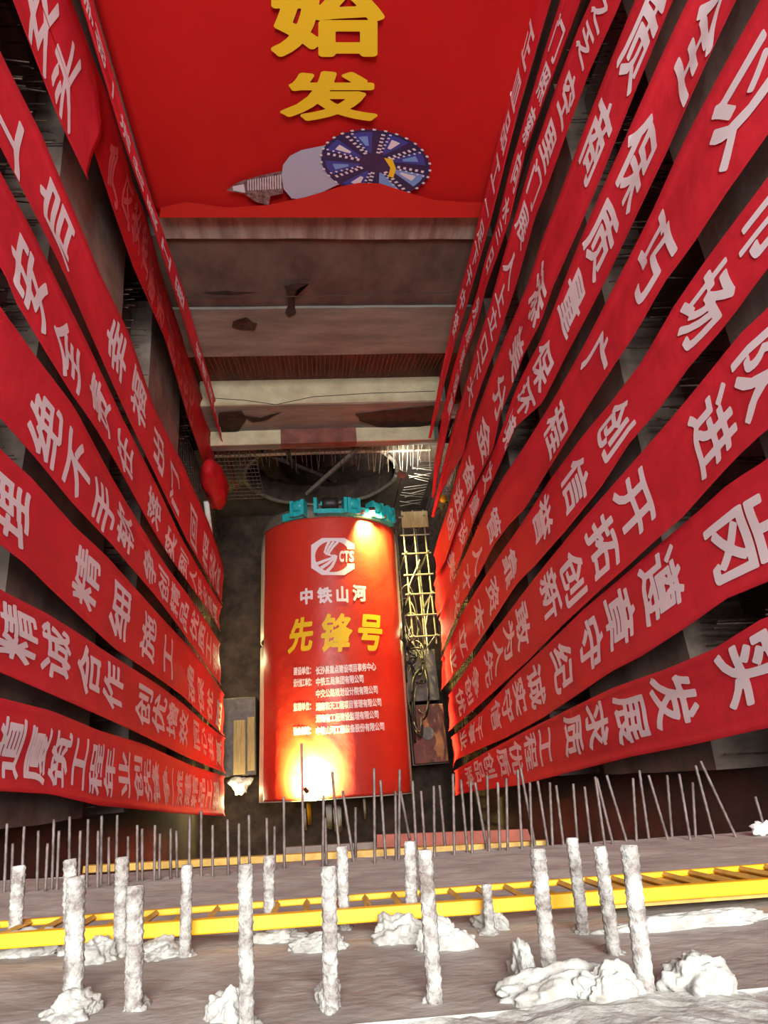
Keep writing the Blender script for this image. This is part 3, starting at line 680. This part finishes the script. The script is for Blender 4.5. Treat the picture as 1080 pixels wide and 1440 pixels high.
# ================================================================== LAMPS AND CLUTTER ROUND THE MACHINE
def T(th, l, r): return tuple(TB.matrix_basis @ Vector(cyl(th, l, r))) if False else tuple(Matrix.Translation((TX, TY, ZF)) @ Matrix.Rotation(TYAW, 4, 'Z') @ Vector(cyl(th, l, r)))
def work_lamp(loc, aim, label, energy, color=WARM, angle=2.2, stand=True, zbase=ZF, size=0.12, s=1.0):
    e = empty('work_lamp', (loc[0], loc[1], zbase)); tag(e, label, 'lamp')
    L = Vector(loc) - Vector((loc[0], loc[1], zbase)); d = (Vector(aim) - Vector(loc)).normalized(); q = d.to_track_quat('-Z', 'Y').to_matrix()
    def pt(x, y, z): return L + q @ Vector((x*s, y*s, z*s))
    mb = MB()
    lo, hi = (-.17, -.12, -.02), (.17, .12, .10)
    V = [pt(x, y, z) for x in (lo[0], hi[0]) for y in (lo[1], hi[1]) for z in (lo[2], hi[2])]
    mb.add(V, [(0,1,3,2),(4,6,7,5),(0,4,5,1),(2,3,7,6),(1,5,7,3),(0,2,6,4)]); bevel(mb.build('lamp_housing', M['dsteel'], e), .01)
    mb = MB(); V = [pt(x, y, -.026) for x, y in ((-.15,-.10),(.15,-.10),(.15,.10),(-.15,.10))]; mb.add(V, [(3,2,1,0)]); mb.build('lamp_glass', M['lamp'], e)
    if stand:
        mb = MB(); mb.tube([(0, 0, .02), L - Vector((0, 0, .03))], .025*s, 8)
        for k in range(3): a = 2*PI*k/3; mb.tube([(0, 0, min(.6, L.z*.5)), (.4*math.cos(a), .4*math.sin(a), .02)], .018, 6)
        mb.build('lamp_stand', M['dsteel'], e)
    light('work_lamp_light', 'SPOT', tuple(Vector(loc) + d*.05), energy, color, aim, size, angle, .8)
work_lamp(T(math.radians(-18), .34, TR + .52), T(math.radians(-18), .50, TR), 'lit floodlight glaring on the near left end of the red cover', 42000, (1.0, 0.82, 0.2), angle=2.5, size=.08, s=.6, zbase=T(math.radians(-18), .34, TR + .05)[2])
work_lamp(T(math.radians(29), 10.3, TR + .55), T(math.radians(36), 9.6, TR), 'lit floodlight glaring on the far right end of the red cover', 10000, (1.0, 0.82, 0.2), s=.7, angle=2.0, size=.08, stand=False, zbase=T(math.radians(29), 10.3, TR + .2)[2])
work_lamp((3.5, 10.9, -23.7), (4.3, 12.4, -24.9), 'lit white floodlight below the beams right of the tunnel opening', 750, (1.0, 0.95, 0.82), 2.6)
light('shaft_work_light', 'POINT', (-3.5, 5.0, -28.0), 160, WARM, size=.2)
light('shaft_work_light', 'POINT', (4.2, 5.7, -28.0), 140, WARM, size=.2)
light('shaft_work_light', 'POINT', (-3.5, -0.3, -28.4), 150, WARM, size=.2)

# scaffold right of the machine
sc_ = empty('scaffold', (4.15, 7.7, ZF)); tag(sc_, 'pale tube scaffold standing right of the machine', 'scaffold')
def tubes(name, segs, r=.035, m_='steel', parent=sc_):
    for a, c in segs: mb = MB(); mb.tube([a, c], r, 8); mb.build(name, M[m_], parent)
ZT = 4.7
tubes('post', [((x, y, 0), (x, y, ZT + .3)) for x in (-.45, .45) for y in (-2.6, -.9, .8, 2.4)], .04)
tubes('ledger', [((x, -2.9, ZT), (x, 2.7, ZT)) for x in (-.45, 0, .45)] + [((x, -2.9, 2.4), (x, 2.7, 2.4)) for x in (-.45, .45)])
tubes('transom', [((-.6, y, ZT + .05), (.6, y, ZT + .05)) for y in (-2.6, -1.75, -.9, -.1, .8, 1.6, 2.4)])
tubes('brace', [((-.45, -.6, ZT + .08), (.1, .5, ZT + .1)), ((.45, -2.6, .5), (.45, -.9, 4.2))], .03)
mb = MB(); mb.box((-.5, 1.9, ZT + .1), (.6, 2.6, ZT + .15)); mb.build('deck_plank', M['wood'], sc_)
# cables heaped at the right
for k in range(26):
    mb = MB(); pts = []; y0 = R_.uniform(2.4, 6.4); x0 = R_.uniform(3.55, 3.9); r0 = R_.uniform(.3, 1.3); ph = R_.uniform(0, 2*PI)
    for i in range(26):
        t = i/25; a = ph + t*R_.uniform(2.6, 2.9); pts.append((x0 + .35*math.sin(a) + .2*t, y0 + r0*math.cos(a)*1.2, -28.2 + .7*math.sin(t*PI) + k*.03 + .15*math.sin(a*2)))
    mb.tube(pts, .022 + .012*(k % 3), 6)
    tag(mb.build('cable', M['black'] if k % 3 else M['steel'], smooth=True), 'looping cable in the tangled heap right of the machine', 'cable', 'cables tangled right of the machine')
mb = MB(); mb.box((3.5, 2.9, ZF), (4.9, 5.0, -28.6)); o = bevel(mb.build('switch_cabinet', M['dsteel']), .03); tag(o, 'dark cabinet under the tangled cables right of the machine', 'cabinet')
tk = empty('water_tank', (4.15, 1.6, ZF)); tag(tk, 'red-brown steel tank standing on the floor right of the machine', 'tank')
mb = MB(); mb.box((-.6, -1.1, 0), (.75, 1.1, 3.0)); bevel(mb.build('tank_body', M['rbox'], tk), .04)
mb = MB(); mb.box((-.64, -1.14, 2.6), (.79, 1.14, 2.7)); mb.build('tank_band', M['dsteel'], tk)
mb = MB(); mb.tube([(0, 0, 3.0), (0, 0, 3.12)], .25, 20); mb.build('tank_lid', M['dsteel'], tk)
# planks at the left
for (x0, y0, x1, y1, lab) in ((328, 1012, 345, 1090, 'wide yellowish wooden plank lying left of the machine'), (348, 1008, 358, 1084, 'narrow yellowish wooden plank lying closest to the machine on its left')):
    a = on_z(x0, y1, -28.9); c = on_z(x1, y0, -28.9); mb = MB(); mb.box((a[0], a[1], -28.98), (c[0], c[1], -28.9)); tag(bevel(mb.build('plank', M['wood']), .01), lab, 'plank')
mb = MB(); mb.box((-4.3, .6, ZF), (-2.6, 3.6, -29.0)); tag(bevel(mb.build('steel_crate', M['dsteel']), .03), 'dark steel crate carrying the two planks left of the machine', 'crate')
def lump(name, c, s, m_, seed, sub=3, amp=.35, fr=1.6, parent=None):
    bm = bmesh.new(); bmesh.ops.create_icosphere(bm, subdivisions=sub, radius=1)
    for v in bm.verts:
        p = v.co.copy(); k = 1 + amp*noise.noise(p*fr + Vector((seed, 0, seed*.7))) + amp*.5*noise.noise(p*fr*2.7 + Vector((0, seed, 0))) + amp*.25*noise.noise(p*fr*6 + Vector((seed, seed, 0)))
        v.co = Vector((p.x*s[0]*k, p.y*s[1]*k, p.z*s[2]*k))
    me = bpy.data.meshes.new(name); bm.to_mesh(me); bm.free(); me.materials.append(m_)
    me.polygons.foreach_set('use_smooth', [True]*len(me.polygons))
    o = bpy.data.objects.new(name, me); COL.objects.link(o); o.location = c
    if parent: o.parent = parent
    return o
tag(lump('plastic_sheet', on_z(338, 1104, -29.0), (.35, .3, .2), M['white2'], 3, amp=.8), 'crumpled white plastic left of the machine below the planks', 'plastic sheet')
p = on_x(290, 705, -3.85); q = on_x(297, 762, -3.85); mb = MB(); mb.tube([tuple(p), tuple(q)], .1, 12); tag(mb.build('pipe', M['white2'], smooth=True), 'pale vertical pipe on the left wall below the bunched banner end', 'pipe')
# white glints and an unclear yellow spot, built as pipe shapes
for k, (x, y, w) in enumerate(((428, 1150, .05), (434, 1142, .08), (462, 1146, .12), (474, 1150, .16), (486, 1145, .06), (512, 1135, .05))):
    a = on_z(x, y - 12, -28.4); c = on_z(x + 2, y + 16, -29.6); mb = MB(); mb.tube([(a[0], min(a[1], -.6), a[2]), (c[0], c[1], c[2])], w, 10)
    tag(mb.build('pipe', M['white2'] if k != 1 else M['ypaint'], smooth=True), ('pipe-shaped glint' if k != 1 else 'bright yellow stand-in') + ' leaning under the near end of the machine, ' + ordinal(k+1) + ' from the left', 'pipe', 'glint shapes under the near end of the machine')

# ------------------------------------------------------------------ worker (mostly behind the banners)
def worker(px, py, zdeck):
    h = on_z(px, py, zdeck + 1.68); wk = empty('worker', (h[0], h[1], zdeck), math.radians(150))
    tag(wk, 'worker in yellow helmet and dark clothes standing between the right-hand banners', 'person')
    J = {'pel':(0,0,.93),'sp1':(0,.01,1.10),'ch':(0,0,1.30),'nk':(0,-.01,1.46),'hd':(0,.02,1.56),'top':(0,.02,1.68)}
    E = [('pel','sp1'),('sp1','ch'),('ch','nk'),('nk','hd'),('hd','top')]
    Rr = {'pel':.135,'sp1':.125,'ch':.145,'nk':.06,'hd':.09,'top':.075}
    for s_, k in ((-1,'l'),(1,'r')):
        for nm, co, r in (('hip',(s_*.10,0,.90),.10),('kn',(s_*.11,.03,.49),.062),('an',(s_*.12,0,.09),.042),('to',(s_*.14,.16,.04),.04),
                          ('sh',(s_*.19,0,1.39),.065),('el',(s_*.26,.05,1.12),.046),('wr',(s_*.24,.25,1.02),.032),('pa',(s_*.235,.33,1.0),.034)):
            J[nm+k] = co; Rr[nm+k] = r
        E += [('pel','hip'+k),('hip'+k,'kn'+k),('kn'+k,'an'+k),('an'+k,'to'+k),('ch','sh'+k),('sh'+k,'el'+k),('el'+k,'wr'+k),('wr'+k,'pa'+k)]
        for f_, (dx, L) in enumerate(((-.028,.075),(-.010,.085),(.010,.08),(.028,.062))):
            J[f'f{f_}'+k] = (s_*.235+dx, .33+L*.6, .995); J[f'g{f_}'+k] = (s_*.235+dx, .33+L, .965); Rr[f'f{f_}'+k] = .010; Rr[f'g{f_}'+k] = .008
            E += [('pa'+k, f'f{f_}'+k), (f'f{f_}'+k, f'g{f_}'+k)]
        J['th'+k] = (s_*.235 - s_*.055, .33, .99); Rr['th'+k] = .011; E += [('wr'+k, 'th'+k)]
    names = list(J); me = bpy.data.meshes.new('body'); me.from_pydata([J[n_] for n_ in names], [(names.index(a), names.index(c)) for a, c in E], [])
    o = bpy.data.objects.new('body', me); COL.objects.link(o); o.parent = wk
    sk = o.modifiers.new('skin', 'SKIN'); sub = o.modifiers.new('smooth', 'SUBSURF'); sub.levels = 1; sub.render_levels = 1
    if not me.skin_vertices: me.skin_vertices.new(name='')
    for i, n_ in enumerate(names):
        sv = me.skin_vertices[0].data[i]; sv.radius = (Rr[n_], Rr[n_]); sv.use_root = (n_ == 'pel')
    me.materials.append(M['cloth'])
    # head skin, face and ears
    hd = lump('face', (0, .03, 1.585), (.078, .095, .115), M['skin'], 1, 3, .03, 1.2, wk)
    for s_ in (-1, 1): lump('ear', (s_*.08, .02, 1.58), (.012, .025, .034), M['skin'], 2, 2, .05, 1, wk); lump('eye', (s_*.032, .118, 1.60), (.011, .006, .007), M['hair'], 2, 2, .0, 1, wk)
    lump('nose', (0, .128, 1.575), (.014, .018, .024), M['skin'], 2, 2, .05, 1, wk); lump('mouth', (0, .118, 1.54), (.024, .006, .006), M['rbox'], 2, 2, .0, 1, wk)
    mb = MB(); V = []
    for i in range(9):
        a = (PI/2)*i/8
        for k in range(24): V.append((.128*math.cos(a)*math.cos(2*PI*k/24), .02 + .148*math.cos(a)*math.sin(2*PI*k/24), 1.625 + .125*math.sin(a)))
    mb.add(V, [(i*24+k, i*24+(k+1) % 24, (i+1)*24+(k+1) % 24, (i+1)*24+k) for i in range(8) for k in range(24)])
    V = [(x*(1.0 if q else 1.16), .02 + (y*(1.0 if q else 1.22)), 1.625 - (0 if q else .012)) for q in (0, 1) for x, y in [(.128*math.cos(2*PI*k/24), .148*math.sin(2*PI*k/24)) for k in range(24)]]
    mb.add(V, [(k, (k+1) % 24, 24+(k+1) % 24, 24+k) for k in range(24)]); mb.build('helmet', M['hat'], wk, smooth=True)
    for s_ in (-1, 1): lump('boot', (s_*.13, .06, .05), (.055, .14, .055), M['black'], 3, 2, .05, 1, wk)
worker(624, 700, ZF + ZT + .15)

# ================================================================== NEAR WALL, REBAR STUBS, YELLOW RAIL
def near_y(x): return -0.39 - 0.025*x
def on_near(px, py, dy=0.0):
    r = ray(px, py); t = (-0.39 + dy) / (r[1] + 0.025*r[0]); return r*t
def near_slab(name, x0, x1, z0, z1, dy0, m_, seg=.05, amp=.006, back=-1.6):
    nx = int((x1-x0)/seg); nz = max(2, int((z1-z0)/seg)); mb = MB(); V = []
    for i in range(nx+1):
        for j in range(nz+1):
            x = x0 + (x1-x0)*i/nx; z = z0 + (z1-z0)*j/nz; p = Vector((x, 0, z))
            V.append((x, near_y(x) + dy0 + amp*(noise.noise(p*3) + .6*noise.noise(p*11) + .4*noise.noise(p*27)), z))
    mb.add(V, [(i*(nz+1)+j, (i+1)*(nz+1)+j, (i+1)*(nz+1)+j+1, i*(nz+1)+j+1) for i in range(nx) for j in range(nz)])
    n0 = len(mb.v)
    a = near_y(x0) + dy0; c = near_y(x1) + dy0
    mb.add([(x0, a, z0), (x1, c, z0), (x1, back, z0), (x0, back, z0), (x0, a, z1), (x1, c, z1), (x1, back, z1), (x0, back, z1)], [(3,2,1,0),(4,5,6,7),(0,3,7,4),(1,5,6,2),(2,6,7,3)])
    return struct(mb.build(name, m_, smooth=False))
near_slab('wall_near', -1.9, 2.6, -2.35, -0.45, 0.0, M['ledge'])
near_slab('trim_18', -3.6, 4.6, -4.5, -2.32, -0.015, M['curb'], seg=.08)
near_slab('trim_19', -1.6, 1.8, -1.42, -0.5, 0.006, M['mortar'], seg=.02, amp=.016)
def ribbed(name, a, c, r, m_, parent=None, pitch=.018, crust=.1, n=12, label=None):
    a, c = Vector(a), Vector(c); L = (c-a).length; t = (c-a)/L; u = t.orthogonal().normalized(); w = t.cross(u)
    k = max(8, int(L/pitch*4)); mb = MB(); V = []
    for i in range(k+1):
        p = a + t*L*i/k
        for j in range(n):
            an = 2*PI*j/n; ph = (L*i/k)/pitch*2*PI + an*1.0
            rr = r*(1 + .13*max(0, math.sin(ph)) + crust*noise.noise((p + (u*math.cos(an)+w*math.sin(an))*r)*38))
            if i == k: rr *= .86
            V.append(p + (u*math.cos(an) + w*math.sin(an))*rr)
    mb.add(V, [(i*n+j, i*n+(j+1) % n, (i+1)*n+(j+1) % n, (i+1)*n+j) for i in range(k) for j in range(n)] + [tuple(range(n-1, -1, -1)), tuple(k*n+j for j in range(n))])
    return mb.build(name, m_, parent, smooth=True)
STUBS = [((27,1217),(20,1332),9,0),((99,1208),(97,1340),9,0),((107,1232),(103,1410),13,1),((172,1205),(169,1342),9.5,0),((190,1245),(188,1420),12,1),((263,1216),(260,1345),8,0),
         ((345,1215),(347,1445),10.5,1),((378,1203),(379,1302),8,0),((462,1218),(466,1420),11,1),((481,1190),(484,1308),8,0),((576,1183),(580,1302),8.5,0),((597,1195),(612,1410),11,1),
         ((684,1243),(689,1312),7,0),((756,1193),(774,1378),11,1),((804,1178),(821,1312),8.5,0),((843,1190),(864,1342),9.5,0),((884,1188),(910,1408),12.5,1)]
nf = nb = 0
for (tp, bs, rp, front) in STUBS:
    B = on_near(*bs); Tp = on_z(tp[0], tp[1], B[2]); r = rp*cam_depth(B)/F_PX
    e = ribbed('rebar_stub', B - (Tp - B)*.15, Tp, r, M['crust'])
    if front: nf += 1; lab = f'thick mortar-crusted rebar stub, {ordinal(nf)} from the left in the front row'
    else: nb += 1; lab = f'shorter grey rebar stub, {ordinal(nb)} from the left in the back row by the yellow rail'
    tag(e, lab, 'rebar', 'mortar-crusted rebar stubs in the foreground')
    big = R_.uniform(1.5, 2.1)
    lump('mortar_collar', tuple(B + np.array([0, -.012, -.02])), (r*big*1.1, r*1.5, r*big*1.6), M['mortar'], bs[0]*.13, 4, .55, 1.5, e)
for i, (x, y, w, h, lab) in enumerate(((228,1338,30,28,'big pale mortar lump between the left rebar stubs below the yellow rail'),(800,1402,95,22,'long pale mortar ridge at the foot of the right front stub'),
        (560,1322,38,18,'grey mortar heap under the yellow rail in the middle'),(390,1318,38,14,'pale mortar heap left of the middle behind the front stubs'),(690,1300,22,22,'pointed mortar heap round the shortest stub'),
        (985,1395,48,22,'pale mortar lump near the bottom right corner'),(100,1425,36,20,'pale mortar lump near the bottom left corner'),(35,1340,48,14,'pale mortar heap at the left edge below the yellow rail'),
        (735,1375,16,24,'small upright mortar lump left of the long ridge'),(462,1408,18,26,'rounded mortar lump at the foot of the middle stub'),(320,1430,30,14,'flat mortar patch at the bottom edge near the middle'),(860,1412,50,14,'crumbly mortar patch right of the long ridge'),(975,1303,110,9,'flat pale mortar smear under the right end of the yellow ladder'),(135,1350,30,12,'small mortar heap between the two leftmost front stubs'),(625,1335,40,10,'low mortar heap right of the middle under the yellow rail'),(450,1335,40,9,'low flat mortar heap left of the grey middle heap'))):
    B = on_near(x, y); k = cam_depth(B)/F_PX
    tag(lump('mortar_lump', tuple(B), (w*k, .035 + .012*(i % 3), h*k*2.0), M['mortar'], 11 + i*3.7, 5, .42, 1.3), lab, 'mortar', 'mortar lumps in the foreground')
# yellow ladder fixed along the wall
def rail(P0, P1, w, h, name, parent, org):
    mb = MB(); mb.bar(Vector(P0) - org, Vector(P1) - org, w, h); return bevel(mb.build(name, M['ypaint'], parent), .004)
B0, B1 = on_near(-250, 1319, .05), on_near(1400, 1194, .05)
org = Vector((0.2, near_y(.2), -2.7)); LD = empty('ladder', org); tag(LD, 'bright yellow steel ladder lying sideways along the near wall', 'ladder')
C0, C1 = on_near(-250, 1341, .05), on_near(1400, 1222, .05)
rail(C0, C1, .036, .035, 'stile', LD, org); rail(B0, B1, .018, .022, 'stile', LD, org)
for i in range(36):
    t = (i + .5)/36; a = np.array(C0) + (np.array(C1)-np.array(C0))*t; c = np.array(B0) + (np.array(B1)-np.array(B0))*t; c[0] = c[0] - .0
    # rungs stand square between the stiles
    k = int(0); tt = (a[0] - B0[0])/(B1[0]-B0[0]); c = np.array(B0) + (np.array(B1)-np.array(B0))*tt
    mb = MB(); mb.bar(Vector(a) - org, Vector(c) - org, .014, .014); mb.build('rung', M['ydull'], LD)
mb = MB()
pl = [on_near(850, 1261.7, .05), np.array(C1), np.array(B1), on_near(850, 1235.8, .05)]
V = [Vector(p) - org + Vector((0, dy, 0)) for dy in (-.03, -.01) for p in pl]
mb.add(V, [(3,2,1,0),(4,5,6,7),(0,1,5,4),(1,2,6,5),(2,3,7,6),(3,0,4,7)]); mb.build('deck_plate', M['ydull'], LD)
# second yellow rail peeping out below the curb, reddish plank
P0, P1 = on_near(120, 1222, -.01), on_near(770, 1186, -.01)
mb = MB(); mb.bar(P0, P1, .04, .08); tag(bevel(mb.build('lower_rail', M['ydull']), .004), 'thin yellow rail peeping out below the grey concrete curb', 'rail')
z_ = -6.6; q = [on_z(530, 1192, z_), on_z(748, 1184, z_), on_z(742, 1166, z_), on_z(530, 1174, z_)]
mb = MB(); mb.add([tuple(p + np.array([0, 0, d])) for d in (-.08, 0) for p in q], [(3,2,1,0),(4,5,6,7),(0,1,5,4),(1,2,6,5),(2,3,7,6),(3,0,4,7)])
tag(mb.build('walkway_board', mat('dull_red_board', (.32, .09, .06), .8, var=.2, scale=5)), 'dull red board lying below the thin rebar right of the middle', 'board')
q = [on_z(398, 1205, z_-.4), on_z(534, 1200, z_-.4), on_z(534, 1184, z_-.4), on_z(398, 1192, z_-.4)]
mb = MB(); mb.add([tuple(p + np.array([0, 0, d])) for d in (-.1, 0) for p in q], [(3,2,1,0),(4,5,6,7),(0,1,5,4),(1,2,6,5),(2,3,7,6),(3,0,4,7)])
tag(mb.build('walkway_board', M['conc']), 'grey concrete board lying below the thin rebar left of the red board', 'board')
# thin starter bars
TH = [(10,1158,6,1250),(18,1186,16,1252),(34,1162,30,1252),(54,1168,52,1248),(67,1186,64,1248),(76,1152,73,1246),(83,1168,80,1246),(98,1148,97,1240),(113,1168,111,1240),(124,1152,122,1242),(138,1168,137,1244),(143,1147,142,1238),(153,1177,153,1240),
      (165,1146,163,1236),(180,1176,180,1236),(193,1160,193,1234),(200,1165,200,1234),(218,1160,217,1234),(225,1172,224,1232),(240,1165,240,1231),(248,1168,249,1230),(267,1147,266,1230),(283,1140,283,1228),(299,1160,299,1229),
      (320,1152,321,1226),(336,1158,336,1225),(350,1146,351,1225),(375,1150,376,1222),(386,1162,386,1220),(399,1120,400,1217),(424,1045,427,1213),(455,1118,454,1214),(457,1150,459,1212),(467,1085,478,1205),(482,1112,497,1208),(500,1135,500,1200),(526,1080,527,1210),(535,1097,542,1204),
      (556,1112,557,1206),(562,1082,561,1205),(563,1112,575,1175),(580,1098,586,1200),(592,1112,598,1196),(610,1105,611,1200),(618,1104,626,1192),(637,1088,639,1198),(648,1096,657,1195),(662,1098,664,1196),(668,1100,684,1190),(685,1090,688,1193),(700,1100,703,1192),(712,1094,714,1192),
      (728,1082,734,1190),(732,1080,752,1187),(745,1100,748,1188),(756,1098,770,1186),(773,1100,777,1186),(782,1104,792,1185),(806,1102,812,1184),(822,1106,831,1184),(837,1092,850,1184),(839,1094,861,1183),(853,1090,880,1179),(890,1094,895,1178),(899,1083,912,1176),(912,1090,938,1177),
      (938,1090,945,1174),(955,1088,970,1177),(974,1100,978,1174),(978,1076,1004,1175),(985,1070,1033,1173),(1062,1120,1076,1168)]
TH.sort(key=lambda q: q[2])
proto_r = 0
for i, (tx, ty, bx, by) in enumerate(TH):
    B = on_near(bx, by); Tp = on_z(tx, ty, B[2]); r = max(.006, min(.011, 2.0*cam_depth(B)/F_PX))
    o = ribbed('thin_rebar', B - (Tp-B)*.1, Tp, r, M['rebarg'], pitch=.05, crust=.08, n=8)
    tag(o, f'thin grey rebar sticking out over the shaft, {ordinal(i+1)} from the left', 'rebar', 'row of thin rebar over the shaft')
tag(lump('paper_scrap', tuple(on_near(1072, 1166, .02)), (.07, .04, .03), M['white2'], 9, 3, .6), 'crumpled white paper on the curb near the right edge', 'paper')
